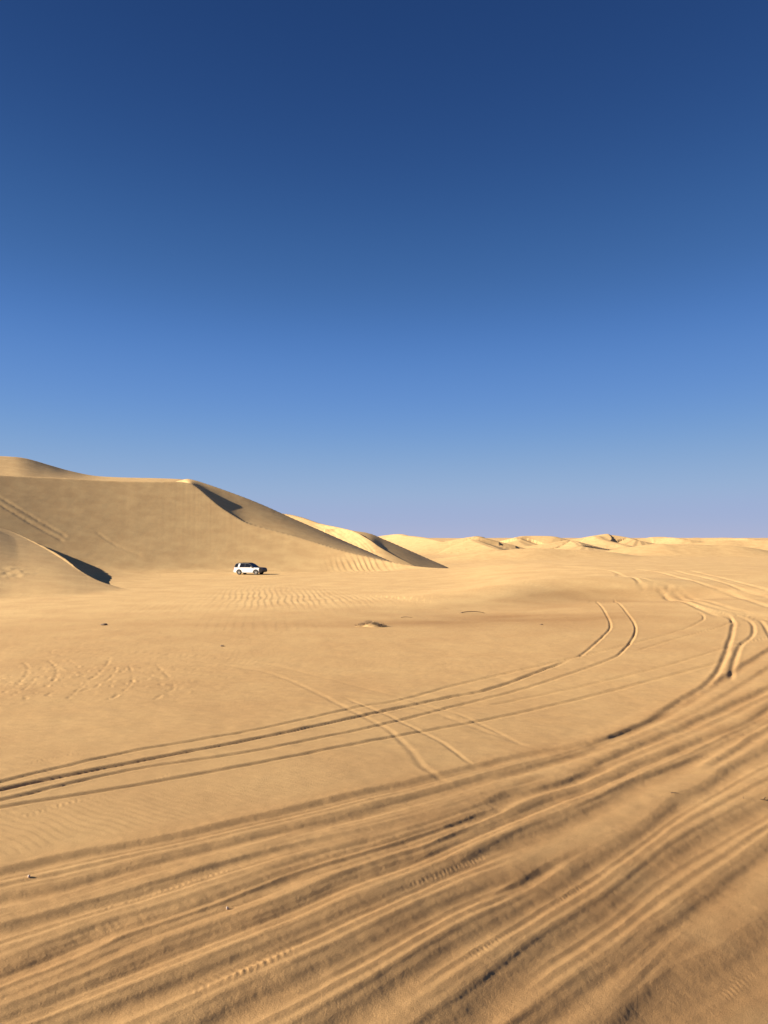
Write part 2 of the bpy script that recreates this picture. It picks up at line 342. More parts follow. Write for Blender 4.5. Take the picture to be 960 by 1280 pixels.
# ------------------------------------------------------------------ tyre ruts
# kind 'a': a rut whose far wall is high and steep; 's': a plain groove with berms
# (kind, width m, depth m, tread, points)
RUTS = [
    # the fan of deep ruts sweeping through the foreground
    ('a', 0.116, 0.035, 0, [(-60, 1103), (0, 1090), (93, 1070), (160, 1057), (213, 1047), (320, 1023), (407, 1003), (460, 990), (527, 975), (640, 947), (707, 935), (760, 920), (803, 905), (830, 890)]),
    ('a', 0.116, 0.042, 0, [(-60, 1140), (0, 1123), (83, 1107), (187, 1079), (320, 1046), (387, 1030), (470, 1008), (533, 992), (640, 962), (723, 940), (807, 903), (870, 868), (960, 812), (1010, 782)]),
    ('a', 0.094, 0.018, 0, [(-60, 1156), (0, 1141), (57, 1130), (160, 1098), (217, 1083), (320, 1060), (420, 1028), (533, 1001), (640, 968), (700, 950), (800, 921), (880, 884), (960, 834), (1010, 806)]),
    ('a', 0.116, 0.042, 2, [(-60, 1181), (0, 1163), (100, 1137), (167, 1117), (233, 1096), (287, 1080), (387, 1056), (470, 1038), (560, 1013), (640, 984), (700, 966)]),
    ('a', 0.155, 0.062, 1, [(-60, 1238), (0, 1213), (50, 1193), (100, 1173), (143, 1158), (213, 1138), (320, 1099), (380, 1077), (453, 1057), (507, 1043), (553, 1027), (603, 1010), (640, 994), (707, 975), (753, 951), (813, 925), (867, 902), (920, 878), (980, 850)]),
    ('a', 0.108, 0.047, 0, [(-60, 1270), (0, 1245), (67, 1220), (133, 1190), (167, 1173), (233, 1150), (320, 1117), (380, 1094), (437, 1077), (507, 1055), (560, 1038), (600, 1022), (650, 1002)]),
    ('a', 0.148, 0.064, 0, [(-60, 1296), (0, 1272), (43, 1255), (83, 1237), (133, 1217), (167, 1203), (233, 1177), (320, 1146), (370, 1126), (417, 1104), (463, 1087), (533, 1065), (570, 1047), (640, 1018), (683, 1000), (747, 978), (800, 955), (853, 933), (893, 917), (927, 904), (960, 882), (1000, 855)]),
    ('a', 0.155, 0.052, 2, [(20, 1300), (83, 1277), (150, 1252), (200, 1233), (253, 1213), (320, 1184), (370, 1164), (433, 1137), (487, 1116), (547, 1090), (600, 1066), (640, 1050), (683, 1033), (740, 1008), (793, 980), (853, 952), (907, 925), (980, 890)]),
    ('a', 0.186, 0.052, 0, [(170, 1320), (240, 1282), (277, 1261), (320, 1240), (363, 1223), (403, 1203), (443, 1183), (480, 1163), (520, 1143), (553, 1127), (603, 1107), (640, 1097), (675, 1081), (705, 1068)]),
    ('a', 0.163, 0.046, 3, [(330, 1322), (397, 1282), (430, 1261), (467, 1240), (493, 1222), (533, 1197), (570, 1173), (610, 1152), (640, 1138), (680, 1114), (723, 1088), (740, 1077), (780, 1053), (807, 1034), (827, 1017), (853, 998), (887, 979), (920, 956), (960, 934), (1010, 908)]),
    ('a', 0.101, 0.038, 0, [(870, 965), (920, 937), (940, 922), (960, 911), (1010, 880)]),
    ('a', 0.202, 0.047, 0, [(490, 1320), (547, 1282), (573, 1266), (600, 1242), (640, 1211), (673, 1184), (707, 1163), (740, 1143), (773, 1120), (800, 1095), (820, 1078), (840, 1066), (873, 1044), (917, 1024), (960, 1003), (1010, 980)]),
    ('a', 0.132, 0.038, 0, [(640, 1300), (717, 1243), (750, 1220), (780, 1197), (813, 1170), (853, 1143), (887, 1117), (910, 1098), (960, 1058), (1010, 1022)]),
    ('a', 0.139, 0.025, 0, [(760, 1290), (800, 1240), (837, 1200), (862, 1172), (885, 1152)]),
    ('a', 0.218, 0.041, 0, [(740, 1330), (790, 1280), (827, 1250), (867, 1220), (917, 1193), (960, 1163), (1020, 1120)]),
    # two faint intermediate ones
    ('a', 0.085, 0.023, 0, [(560, 1085), (620, 1052), (690, 1018), (760, 990), (830, 962), (900, 938)]),
    ('a', 0.101, 0.028, 0, [(660, 990), (740, 966), (800, 942), (860, 918), (920, 890), (980, 862)]),
    ('a', 0.078, 0.021, 0, [(580, 1148), (650, 1105), (700, 1076), (760, 1050)]),
    # the older set of four crossing the middle
    ('s', 0.061, 0.039, 0, [(-60, 991), (0, 977), (160, 940), (320, 912), (443, 885), (500, 875), (567, 857), (640, 840), (713, 823), (730, 816), (753, 796), (763, 782), (755, 763), (745, 752)]),
    ('s', 0.072, 0.060, 0, [(-60, 1000), (0, 987), (113, 963), (320, 923), (433, 899), (483, 888), (560, 872), (613, 861), (680, 837), (713, 825)]),
    ('s', 0.061, 0.042, 0, [(-60, 1013), (0, 1000), (160, 963), (320, 938), (480, 905), (567, 883), (640, 865), (683, 852), (760, 825), (780, 812), (793, 794), (793, 780), (782, 764), (767, 750)]),
    ('s', 0.061, 0.042, 0, [(-60, 1020), (0, 1009), (160, 983), (320, 954), (480, 923), (640, 893), (750, 867), (823, 848), (907, 826)]),
    ('s', 0.058, 0.031, 0, [(600, 884), (680, 868), (740, 855), (847, 828), (913, 808), (960, 797)]),
    ('s', 0.065, 0.035, 0, [(713, 823), (760, 812), (807, 800), (850, 788), (873, 778), (880, 771), (870, 764)]),
    ('s', 0.065, 0.035, 0, [(790, 815), (850, 797), (907, 781), (914, 772), (895, 763)]),
    # the pair swinging in from the right
    ('s', 0.104, 0.048, 0, [(817, 897), (857, 873), (887, 853), (903, 828), (910, 807), (916, 786), (914, 774), (890, 764), (860, 754), (827, 741)]),
    ('s', 0.096, 0.043, 0, [(912, 852), (915, 840), (918, 826), (926, 806), (939, 796), (942, 786), (937, 777), (915, 767)]),
    ('s', 0.096, 0.040, 0, [(990, 812), (965, 798), (956, 783), (948, 775), (925, 768)]),
    # lit tracks running over the swell on the right
    ('s', 0.208, 0.060, 0, [(905, 772), (880, 763), (827, 741), (800, 729), (770, 718)]),
    ('s', 0.192, 0.055, 0, [(960, 775), (905, 762), (873, 753), (843, 741), (810, 728)]),
    ('s', 0.240, 0.066, 0, [(1000, 770), (950, 755), (910, 741), (873, 728), (830, 717), (790, 711)]),
    ('s', 0.224, 0.060, 0, [(1000, 757), (960, 747), (915, 732), (880, 722), (840, 713)]),
    ('s', 0.208, 0.050, 0, [(980, 775), (930, 765), (890, 753), (850, 738), (800, 722), (760, 713), (700, 708)]),
    ('s', 0.240, 0.050, 0, [(1000, 745), (950, 735), (900, 722), (860, 713)]),
    # pair coming down from the far left across the old set
    ('s', 0.086, 0.012, 0, [(575, 990), (545, 970), (527, 957), (513, 938), (487, 913), (463, 900), (433, 885), (400, 868), (360, 850), (320, 838), (213, 823), (120, 817), (40, 812)]),
    ('s', 0.065, 0.012, 0, [(660, 935), (600, 905), (573, 893), (540, 884), (500, 872), (460, 861), (400, 846), (320, 828), (213, 818), (140, 813)]),
    ('s', 0.065, 0.014, 0, [(600, 965), (573, 943), (553, 928), (533, 918), (507, 905), (480, 892), (450, 880), (420, 868)]),
    ('s', 0.094, 0.009, 0, [(690, 945), (640, 926), (587, 907), (555, 895), (525, 886), (490, 877)]),
    # broken churned arcs at the left
    ('b', 0.062, 0.019, 0, [(-20, 874), (0, 867), (15, 860), (30, 848), (35, 835), (28, 827)]),
    ('b', 0.056, 0.015, 0, [(-10, 880), (10, 872), (35, 858), (45, 845)]),
    ('b', 0.068, 0.022, 0, [(25, 878), (32, 873), (45, 863), (62, 855), (71, 843), (68, 832), (60, 825)]),
    ('b', 0.056, 0.015, 0, [(55, 873), (62, 867), (78, 859)]),
    ('b', 0.062, 0.015, 0, [(60, 814), (75, 819), (90, 828), (100, 833)]),
    ('b', 0.062, 0.018, 0, [(80, 876), (95, 865), (108, 852), (125, 840), (135, 828), (137, 820)]),
    ('b', 0.056, 0.015, 0, [(85, 873), (102, 864), (120, 858), (140, 845), (146, 833)]),
    ('b', 0.062, 0.015, 0, [(120, 880), (148, 868), (163, 855), (166, 843), (160, 830)]),
    ('b', 0.062, 0.015, 0, [(185, 880), (203, 868), (217, 860), (210, 846), (196, 832)]),
    # tracks over the dunes behind
    ('s', 0.320, 0.112, 0, [(-20, 612), (0, 622), (45, 649), (85, 671)]),
    ('s', 0.320, 0.112, 0, [(-20, 620), (0, 631), (40, 655), (82, 677)]),
    ('s', 0.280, 0.063, 0, [(118, 664), (150, 684), (180, 696)]),
    ('s', .34, .11, 0, [(388, 653.5), (405, 661), (422, 670)]),
    ('s', .34, .11, 0, [(404, 658), (424, 667), (442, 679)]),
    ('s', .34, .11, 0, [(412, 659.5), (434, 670), (450, 682)]),
    ('s', .34, .11, 0, [(424, 662), (446, 674), (462, 688)]),
    ('s', .34, .10, 0, [(436, 665), (454, 676), (469, 691)]),
]
# strips of chevron tread prints, (half width m, height m, period m, points)
TREADS = [
    (.12, 0.0096, .11, [(-40, 1036), (0, 1027), (83, 1003), (150, 988), (213, 966), (260, 955)]),
    (.08, 0.0084, .11, [(-40, 970), (0, 961), (80, 944), (160, 932), (220, 922)]),
    (.07, 0.0120, .085, [(-20, 1178), (40, 1163), (120, 1138), (200, 1113), (290, 1085), (360, 1068)]),
    (.10, 0.0144, .085, [(560, 1209), (600, 1185), (640, 1160), (680, 1135), (720, 1108), (750, 1085)]),
    (.10, 0.0120, .095, [(180, 1262), (250, 1232), (320, 1205), (370, 1180), (430, 1150)]),
    (.10, 0.0084, .095, [(470, 1120), (540, 1094), (600, 1070), (660, 1044)]),
    (.10, 0.0084, .10, [(870, 1275), (915, 1230), (960, 1200), (1010, 1160)]),
]

# ------------------------------------------------------------------ the sand sheet
Q = 1.0                         # mesh fineness


def radii():
    r = [0.4]
    while r[-1] < 6.0:
        r.append(r[-1] * 1.12 + .02)
    py = np.arange(1330, 735, -1.0 / Q)
    near = (HC) * FPX / (py - 672)
    near = near[near > r[-1]]
    r = list(r) + list(near)
    r += list(np.arange(r[-1] + .5, 250, .5 / Q))
    r += list(np.arange(r[-1] + 1.0, 600, 1.2 / Q))
    while r[-1] < 7000:
        r.append(r[-1] * (1 + .006 / Q))
    return np.array(r)


def angles():
    d = math.radians
    a = list(np.linspace(d(-34), d(34), int(1250 * Q)))
    s1 = list(np.arange(d(34.15), d(52), d(.25)))
    s2 = list(np.arange(d(54), d(180), d(3)))
    right = a[-1:] and s1 + s2
    return np.array([-t for t in reversed(right)] + a + right)


R = radii(); T = angles()
NR, NT = len(R), len(T)
rr, tt = np.meshgrid(R, T, indexing='ij')
X = (rr * np.sin(tt)).astype(np.float32)
Y = (rr * np.cos(tt)).astype(np.float32)
Z, OWN = macro(X.ravel(), Y.ravel(), True)
Z = Z.reshape(X.shape); OWN = OWN.reshape(X.shape)

# trace all ruts in one go
# finer furrows lying between neighbouring ruts of the fan
FAN = [k for k in RUTS if k[0] == 'a'][:15]
for i in (0, 2, 3, 4, 5, 6, 7, 8, 9, 11, 12):
    j = i + 1 if i != 9 else 11
    A_, B_ = np.array(FAN[i][4]), np.array(FAN[j][4])
    x0, x1 = max(A_[0, 0], B_[0, 0]), min(A_[-1, 0], B_[-1, 0])
    for f, w_, d_ in ((.28, .042, .010), (.52, .055, .015), (.76, .045, .012)):
        f = f + .06 * math.sin(7.1 * i)
        xs = np.arange(x0, x1, 45)
        ya = np.interp(xs, A_[:, 0], A_[:, 1]); yb = np.interp(xs, B_[:, 0], B_[:, 1])
        RUTS.append(('a', w_, d_, 0, [(float(a), float(b)) for a, b in zip(xs, ya + f * (yb - ya))]))

allp = [p for k in RUTS for p in k[4]] + [p for k in TREADS for p in k[3]]
W3 = march(allp)
_i = 0
def take(n):
    global _i
    w = W3[_i:_i + n]; _i += n
    return w


def field(L, margin):
    """signed distance and arc length of polyline L for the part of the sheet within the margin"""
    seg = np.diff(L[:, :2], axis=0)
    s = np.concatenate([[0], np.cumsum(np.hypot(seg[:, 0], seg[:, 1]))])
    D = np.full((NR, NT), 1e9, np.float32); S = np.zeros((NR, NT), np.float32)
    lo = [NR, NT]; hi = [0, 0]
    for i in range(len(L) - 1):
        ax, ay = L[i, :2]; bx, by = L[i + 1, :2]
        ra, rb = math.hypot(ax, ay), math.hypot(bx, by)
        ta, tb = math.atan2(ax, ay), math.atan2(bx, by)
        mt = margin / max(min(ra, rb) - margin, 2)
        i0 = max(np.searchsorted(R, min(ra, rb) - margin) - 1, 0); i1 = np.searchsorted(R, max(ra, rb) + margin) + 1
        j0 = max(np.searchsorted(T, min(ta, tb) - mt) - 1, 0); j1 = np.searchsorted(T, max(ta, tb) + mt) + 1
        x = X[i0:i1, j0:j1]; y = Y[i0:i1, j0:j1]
        if x.size == 0:
            continue
        dx, dy = bx - ax, by - ay
        l2 = dx * dx + dy * dy + 1e-12
        t = np.clip(((x - ax) * dx + (y - ay) * dy) / l2, 0, 1)
        qx = x - ax - t * dx; qy = y - ay - t * dy
        d = np.hypot(qx, qy) * np.where(qx * dy - qy * dx > 0, 1, -1)
        sub = D[i0:i1, j0:j1]
        m = np.abs(d) < np.abs(sub)
        sub[m] = d[m]
        S[i0:i1, j0:j1][m] = (s[i] + t * math.sqrt(l2))[m]
        lo = [min(lo[0], i0), min(lo[1], j0)]; hi = [max(hi[0], i1), max(hi[1], j1)]
    sl = (slice(lo[0], hi[0]), slice(lo[1], hi[1]))
    return D[sl], S[sl], sl, s[-1]


def run_on(L, pts):
    """ruts that leave the picture carry on past it, bending a little less"""
    def out(p):
        return p[0] > 955 or p[0] < 0 or p[1] > 1280
    if out(pts[-1]):
        d = L[-1] - L[-4]; d[2] = 0; d = d / np.linalg.norm(d)
        L = np.vstack([L, [L[-1] + d * k for k in (1.5, 3, 5, 8, 12)]])
    if out(pts[0]):
        d = L[0] - L[3]; d[2] = 0; d = d / np.linalg.norm(d)
        L = np.vstack([[L[0] + d * k for k in (9, 6, 4, 2.5, 1.2)], L])
    return L


CHURN = np.zeros((NR, NT), np.float32)
RUT_SHADE = np.zeros((NR, NT), np.float32)  # mask of the shade painted along the rut troughs
RUTZ = np.zeros((NR, NT), np.float32)
for k, (kind, w, a, tread, pts) in enumerate(RUTS):
    L = run_on(spline(take(len(pts)), 7 * len(pts)), pts)
    D, S, sl, tot = field(L, 6.5 * w + .1)
    d = -D                                     # + on the far (left) side
    seed = 31.7 * k
    # the line wanders a little and its strength comes and goes
    d = d + w * .28 * fbm(S / 1.6 + seed, S * 0 + seed, 3)
    ww = w * (1 + .18 * perlin(S / 2.1 + seed, S * 0 + .5))
    amp = a * (1 + .14 * fbm(S / 1.9 + seed, S * 0 + seed + 7.7, 2))
    ends = sst(0, 1.2, S) * sst(0, 1.2, tot - S) if kind != 'b' else sst(0, .4, S) * sst(0, .4, tot - S)
    t = np.clip(d / ww, -7, 7)
    if kind == 'a':
        d2 = t + .14 * fbm(S / .6 + seed, S * 0 + 2.2, 2) + .05 * perlin(S / .14 + seed, d / .25) + .05 * fbm(X[sl] / .08, Y[sl] / .08, 2)
        h = np.where(d2 > 1, np.exp(-np.maximum(d2 - 1, 0) / 1.9), np.where(d2 > 0, d2, np.where(d2 > -1, -.8 * np.sin(np.clip(-d2, 0, 1) * np.pi / 2), -.8 * np.exp(-((d2 + 1) / 1.5) ** 2))))
        h = amp * h
        if tread == 1:
            h = h + np.exp(-(t / .9) ** 2) * .005 * fbm(S / .09, d / .6 + seed, 2)
        h = h * ends
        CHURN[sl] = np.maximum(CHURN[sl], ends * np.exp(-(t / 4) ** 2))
        RUT_SHADE[sl] = np.maximum(RUT_SHADE[sl], ends * np.exp(-((t + 1.2) / 1.6) ** 2) * np.clip(a / .06, 0, 1))
    else:
        bm_ = .16 + .14 * perlin(S / .6 + seed, S * 0 + 1.1)
        g = -np.exp(-t * t) + bm_ * (np.exp(-((t - 1.8) / .8) ** 2) + np.exp(-((t + 1.8) / .8) ** 2))
        if kind == 'b':
            amp = amp * sst(-.05, .3, perlin(S / .19 + seed, S * 0 + 3.3 + k))
            g = g + .35 * np.exp(-(t / 1.8) ** 2) * fbm(X[sl] / .16, Y[sl] / .16, 2)
        h = amp * g * ends * (1 + .25 * perlin(S / .35, S * 0 + seed))
    h = h * sst(6.3, 4.2, np.abs(D) / w)
    (RUTZ if kind == 'a' else Z)[sl] += np.where(np.abs(D) < 1e8, h, 0).astype(np.float32)
Z += (.037 * np.tanh(RUTZ / .042)).astype(np.float32)

for k, (hw, a, per, pts) in enumerate(TREADS):
    L = spline(take(len(pts)), 7 * len(pts))
    D, S, sl, tot = field(L, 2 * hw)
    ph = (S + .55 * np.abs(D)) / per + .25 * perlin(S / .4 + k, D / .3)
    saw = np.abs((ph % 1.0) - .5) * 2
    wear = sst(-.5, .3, perlin(np.floor(ph) * 1.37 + 5 * k, D / (hw * 1.3)))
    on = np.exp(-(D / hw) ** 4) * sst(0, 1.4, S) * sst(0, 1.4, tot - S)
    on = on * sst(-.5, .35, perlin(S / 1.1 + 9 * k, S * 0 + .4))
    h = .65 * a * (sst(.2, .8, saw) - .5) * on * wear + .25 * a * on * fbm(X[sl] / .07, Y[sl] / .07, 2)
    Z[sl] += np.where(np.abs(D) < 1e8, h, 0).astype(np.float32)

# ------------------------------------------------------------------ small relief
P_near = rr < 130
n = P_near
x = X[n]; y = Y[n]; r = rr[n]
ch = CHURN[n]
h = .008 * fbm(x / .9, y / .9, 2) + .0035 * fbm(x / .25 + 4, y / .25, 2) * (.5 + 1.0 * ch)
h += .0016 * ch * fbm(x / .05, y / .05, 2) * sst(40, 15, r)
# streaks drawn out along the sweep of the ruts
ca, sa = math.cos(math.radians(38)), math.sin(math.radians(38))
al = x * ca + y * sa; ac = -x * sa + y * ca
h += .005 * ch * fbm(al / 3.0, ac / .20, 2)
# footprints and clods on the churned flat at left
dots = np.exp(-(((x + 9.8) / 4.2) ** 2 + ((y - 24.5) / 3.6) ** 2))
pr = perlin(x / .36 + 3, y / .30)
h += -.022 * dots * sst(.25, .5, pr) + .015 * dots * sst(.2, .5, perlin(x / .36 + 2.7, y / .30))
# lumpy rows on the middle flat
h += .018 * sst(12, 20, r) * fbm(x / 1.6, y / .5, 3) * sst(60, 30, r)
# wind ripples: steep side to the right
def ripples(lam, ang, wob):
    c, s = math.cos(ang), math.sin(ang)
    p = (x * c + y * s) / lam + wob * fbm(x / (6 * lam) + 2, y / (26 * lam), 2) + .32 * perlin(x / (2.2 * lam), y / (12 * lam) + 5)
    q = p % 1.0
    return np.where(q < .68, q / .68, (1 - q) / .32) - .5
ax_, az_ = x / y, 672 + (HC - Z[n]) / y * FPX
px_ = 480 + FPX * ax_
def blob(cx, cy, sx, sy):
    return np.exp(-((px_ - cx) / sx) ** 2 - ((az_ - cy) / sy) ** 2)
patch = np.clip(1.1 * blob(335, 747, 55, 10) + .75 * blob(430, 747, 60, 11) + .6 * blob(560, 733, 60, 14) + .25 * blob(310, 781, 80, 8) + .25 * blob(150, 757, 110, 9)
                + .6 * blob(25, 757, 40, 7) + .3 * blob(640, 724, 50, 10), 0, 1)
patch = patch * (.55 + .9 * np.clip(fbm(x / 6.0, y / 9.0, 2) + .35, 0, 1))
yy = np.isfinite(px_) & (y > 5)
h += np.where(yy, .030 * patch * ripples(.52, math.radians(9), .7), 0)
h += np.where(yy, .16 * blob(18, 716, 20, 6) * fbm(x / 1.0, y / 1.6, 2), 0)
# fine ripples over the smooth sand
fine = sst(.5, .1, ch) * sst(45, 16, r)
h += .0035 * fine * ripples(.17, math.radians(62), 1.2) * (.4 + .8 * np.clip(fbm(x / 2.2, y / 2.2, 2) + .3, 0, 1))
Z[n] += h.astype(np.float32)
# ripples scored on the horn of the tall dune
m = (rr > 110) & (rr < 150)
x = X[m]; y = Y[m]; ax_ = x / y; px_ = 480 + FPX * ax_; az_ = 672 + (HC - Z[m]) / y * FPX
Z[m] += (.10 * blob(455, 706, 34, 9) * ripples(1.0, math.radians(10), .9)).astype(np.float32)
# gentle unevenness of the dune faces
m = rr > 60
x = X[m]; y = Y[m]
Z[m] += ((.07 * fbm(x / 13.0, y / 13.0, 2) + .011 * fbm(x / 1.7, y / 5.0, 3)) * sst(60, 130, rr[m])).astype(np.float32)

# ------------------------------------------------------------------ materials
def nodes(name):
    m = bpy.data.materials.new(name); m.use_nodes = True
    nt = m.node_tree
    return m, nt, nt.nodes['Principled BSDF']


def sand_material(name='sand'):
    m, nt, b = nodes(name)
    N = nt.nodes.new; Lk = nt.links.new
    geo = N('ShaderNodeNewGeometry')
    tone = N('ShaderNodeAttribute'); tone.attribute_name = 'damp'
    big = N('ShaderNodeTexNoise'); big.inputs['Scale'].default_value = .35; big.inputs['Detail'].default_value = 5
    mid = N('ShaderNodeTexNoise'); mid.inputs['Scale'].default_value = 4.5; mid.inputs['Detail'].default_value = 4
    grain = N('ShaderNodeTexNoise'); grain.inputs['Scale'].default_value = 95; grain.inputs['Detail'].default_value = 3
    for t in (big, mid, grain):
        Lk(geo.outputs['Position'], t.inputs['Vector'])
    cr = N('ShaderNodeValToRGB')
    e = cr.color_ramp.elements
    e[0].position = .36; e[0].color = SAND_A; e[1].position = .66; e[1].color = SAND_B
    Lk(big.outputs['Fac'], cr.inputs['Fac'])
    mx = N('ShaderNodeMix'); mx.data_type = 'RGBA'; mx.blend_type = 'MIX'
    Lk(tone.outputs['Fac'], mx.inputs['Factor']); Lk(cr.outputs['Color'], mx.inputs['A']); mx.inputs['B'].default_value = SAND_DAMP_SHADE
    # grain and mottling multiply in
    def mul(src, tex, lo, hi):
        mr = N('ShaderNodeMapRange'); mr.inputs['From Min'].default_value = .3; mr.inputs['From Max'].default_value = .7
        mr.inputs['To Min'].default_value = lo; mr.inputs['To Max'].default_value = hi
        Lk(tex.outputs['Fac'], mr.inputs['Value'])
        v = N('ShaderNodeVectorMath'); v.operation = 'SCALE'
        Lk(src, v.inputs[0]); Lk(mr.outputs['Result'], v.inputs['Scale'])
        return v.outputs['Vector']
    col = mul(mx.outputs['Result'], mid, .95, 1.05)
    col = mul(col, grain, .82, 1.18)
    Lk(col, b.inputs['Base Color'])
    b.inputs['Roughness'].default_value = .95
    b.inputs['Specular IOR Level'].default_value = .12
    # bump: crumbs and grains
    crumb = N('ShaderNodeTexNoise'); crumb.inputs['Scale'].default_value = 55; crumb.inputs['Detail'].default_value = 6; crumb.inputs['Roughness'].default_value = .65
    Lk(geo.outputs['Position'], crumb.inputs['Vector'])
    bp = N('ShaderNodeBump'); bp.inputs['Strength'].default_value = .75; bp.inputs['Distance'].default_value = .009
    Lk(crumb.outputs['Fac'], bp.inputs['Height']); Lk(bp.outputs['Normal'], b.inputs['Normal'])
    return m


SAND_A = (.55, .345, .152, 1); SAND_B = (.62, .405, .180, 1); SAND_DAMP_SHADE = (.37, .208, .086, 1)  # the last colour serves damp sand and painted shade alike
sand = sand_material()

# damp: churned, freshly turned sand, bands of dark heavy grains, and shade painted in
px_ = 480 + FPX * X / np.maximum(Y, 1); az_ = 672 + (HC - Z) / np.maximum(Y, 1) * FPX
damp = .30 * CHURN * (.7 + .6 * np.clip(fbm(X / 1.5, Y / 1.5, 2) + .4, 0, 1)) + .14 * RUT_SHADE  # trough term is rut shade put into the sand colour
band = np.where(Y > 5, .25 * blob(740, 766, 120, 15) + .5 * blob(640, 772, 130, 6) + .45 * blob(520, 779, 90, 4) + .3 * blob(350, 781, 120, 3), 0)  # first blob widens the painted scoop shade, the rest are dark grains
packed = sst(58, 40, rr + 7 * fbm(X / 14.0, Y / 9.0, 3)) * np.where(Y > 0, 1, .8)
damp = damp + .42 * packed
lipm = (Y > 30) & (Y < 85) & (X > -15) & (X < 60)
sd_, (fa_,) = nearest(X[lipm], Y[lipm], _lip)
scoop = np.zeros_like(X); scoop[lipm] = fa_ * sst(-.6, .8, sd_) * sst(19, 5, sd_)  # shade of the slope below the lip, painted as darker sand
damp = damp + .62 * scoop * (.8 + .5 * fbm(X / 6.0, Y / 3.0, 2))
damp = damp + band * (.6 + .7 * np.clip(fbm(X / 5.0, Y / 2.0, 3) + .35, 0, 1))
damp = damp + .40 * np.exp(-((X - 6.5) / 5.0) ** 2 - ((Y - 9.0) / 4.5) ** 2) * (.75 + .6 * fbm(X / 1.2 + 8, Y / 1.2, 3))
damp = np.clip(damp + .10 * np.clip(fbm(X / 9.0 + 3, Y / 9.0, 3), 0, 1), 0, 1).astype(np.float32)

# ------------------------------------------------------------------ sheet -> one mesh per land form
names = ['sand'] + [d.name for d in DUNES]
kinds = []
for nme in names:
    if nme not in kinds:
        kinds.append(nme)
# every far barchan is a land form of its own; the arms of the others belong together
ids = np.zeros(len(names), np.int16)
forms = ['sand']
key = {}
pair = {'far_dune': 0}
far_groups = [0, 1, 1, 2, 3, 4, 4, 5, 6, 7, 8, 9, 10]
fi = 0
for i, d in enumerate(DUNES):
    kk = d.name
    if kk == 'far_dune':
        kk = 'far_dune_%d' % far_groups[fi]; fi += 1
    if kk not in key:
        key[kk] = len(forms); forms.append(kk)
    ids[i + 1] = key[kk]
FORM = ids[OWN]
FF = FORM[:-1, :]                               # one per face row/col
co_all = np.stack([X, Y, Z], -1).reshape(-1, 3).astype(np.float32)
idx = np.arange(NR * NT).reshape(NR, NT)
a_ = idx[:-1, :]; b_ = np.roll(idx, -1, 1)[:-1, :]; c_ = np.roll(idx, -1, 1)[1:, :]; d_ = idx[1:, :]
quads = np.stack([a_, d_, c_, b_], -1)
damp_shade_all = damp.ravel()

LAND_LABEL = {
    'sand': ('desert_floor', 'rutted pale sand flat swept by tyre tracks, reaching to the horizon', 'sand'),
    'dune': ('dune', 'low smooth sand dune at the left edge with a dark shaded crest line', 'dune'),
    'tall_dune': ('tall_dune', 'tall broad sand dune behind the white car, half in shade', 'dune'),
    'back_dune': ('dune', 'highest sand ridge at the far left, rising behind the tall broad dune', 'dune'),
    'middle_dune': ('dune', 'sand dune scored by wheel tracks beyond the right end of the tall dune', 'dune'),
}
FAR_LABEL = ['long pale sand dune just beyond the track scored dune', 'small sharp dune with a dark shaded right face on the horizon',
             'flat topped bright sand dune on the horizon', 'little pale mound in front of the horizon dunes', 'peaked dune with tan lee face on the horizon right of the flat topped one',
             'low rounded dune on the horizon right of the peaked one', 'faint farthest dune low on the right horizon', 'low pale sand bank in the hollow at the right',
             'pale sand swell at the right edge below the horizon', 'low bank of sand in the hollow behind the bright swell', 'far sand dune standing beyond the right edge']


def land(faces, name, label, cat):
    used, inv = np.unique(faces.ravel(), return_inverse=True)
    me = bpy.data.meshes.new(name)
    nv, nf = len(used), len(faces)
    me.vertices.add(nv); me.vertices.foreach_set('co', co_all[used].ravel())
    me.loops.add(nf * 4); me.loops.foreach_set('vertex_index', inv.astype(np.int32).ravel())
    me.polygons.add(nf)
    me.polygons.foreach_set('loop_start', (np.arange(nf) * 4).astype(np.int32))
    me.polygons.foreach_set('use_smooth', np.ones(nf, bool))
    at_ = me.attributes.new('damp', 'FLOAT', 'POINT'); at_.data.foreach_set('value', damp_shade_all[used])
    me.update(calc_edges=True)
    me.materials.append(sand)
    o = bpy.data.objects.new(name, me); C.objects.link(o)
    o['label'] = label; o['category'] = cat; o['kind'] = 'structure'
    return o


for i, f in enumerate(forms):
    fa = quads[FF == i]
    if len(fa) < 30:
        continue
    if f in LAND_LABEL:
        nm, lb, ct = LAND_LABEL[f]
    else:
        nm, lb, ct = 'far_dune', FAR_LABEL[int(f.split('_')[-1])], 'dune'
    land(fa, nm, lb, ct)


def ground(px, py):
    """a point of the finished sand surface under a picture point"""
    p = march([(px, py)])[0]
    i = int(np.clip(np.searchsorted(R, math.hypot(p[0], p[1])), 1, NR - 1))
    j = int(np.clip(np.searchsorted(T, math.atan2(p[0], p[1])), 1, NT - 1))
    return Vector((p[0], p[1], float(Z[i - 1:i + 1, j - 1:j + 1].mean())))


def ground_z(x, y):
    i = int(np.clip(np.searchsorted(R, math.hypot(x, y)), 1, NR - 1))
    j = int(np.clip(np.searchsorted(T, math.atan2(x, y)), 1, NT - 1))
    r0, r1 = R[i - 1], R[i]; f = (math.hypot(x, y) - r0) / (r1 - r0)
    return float(Z[i - 1, j] * (1 - f) + Z[i, j] * f)


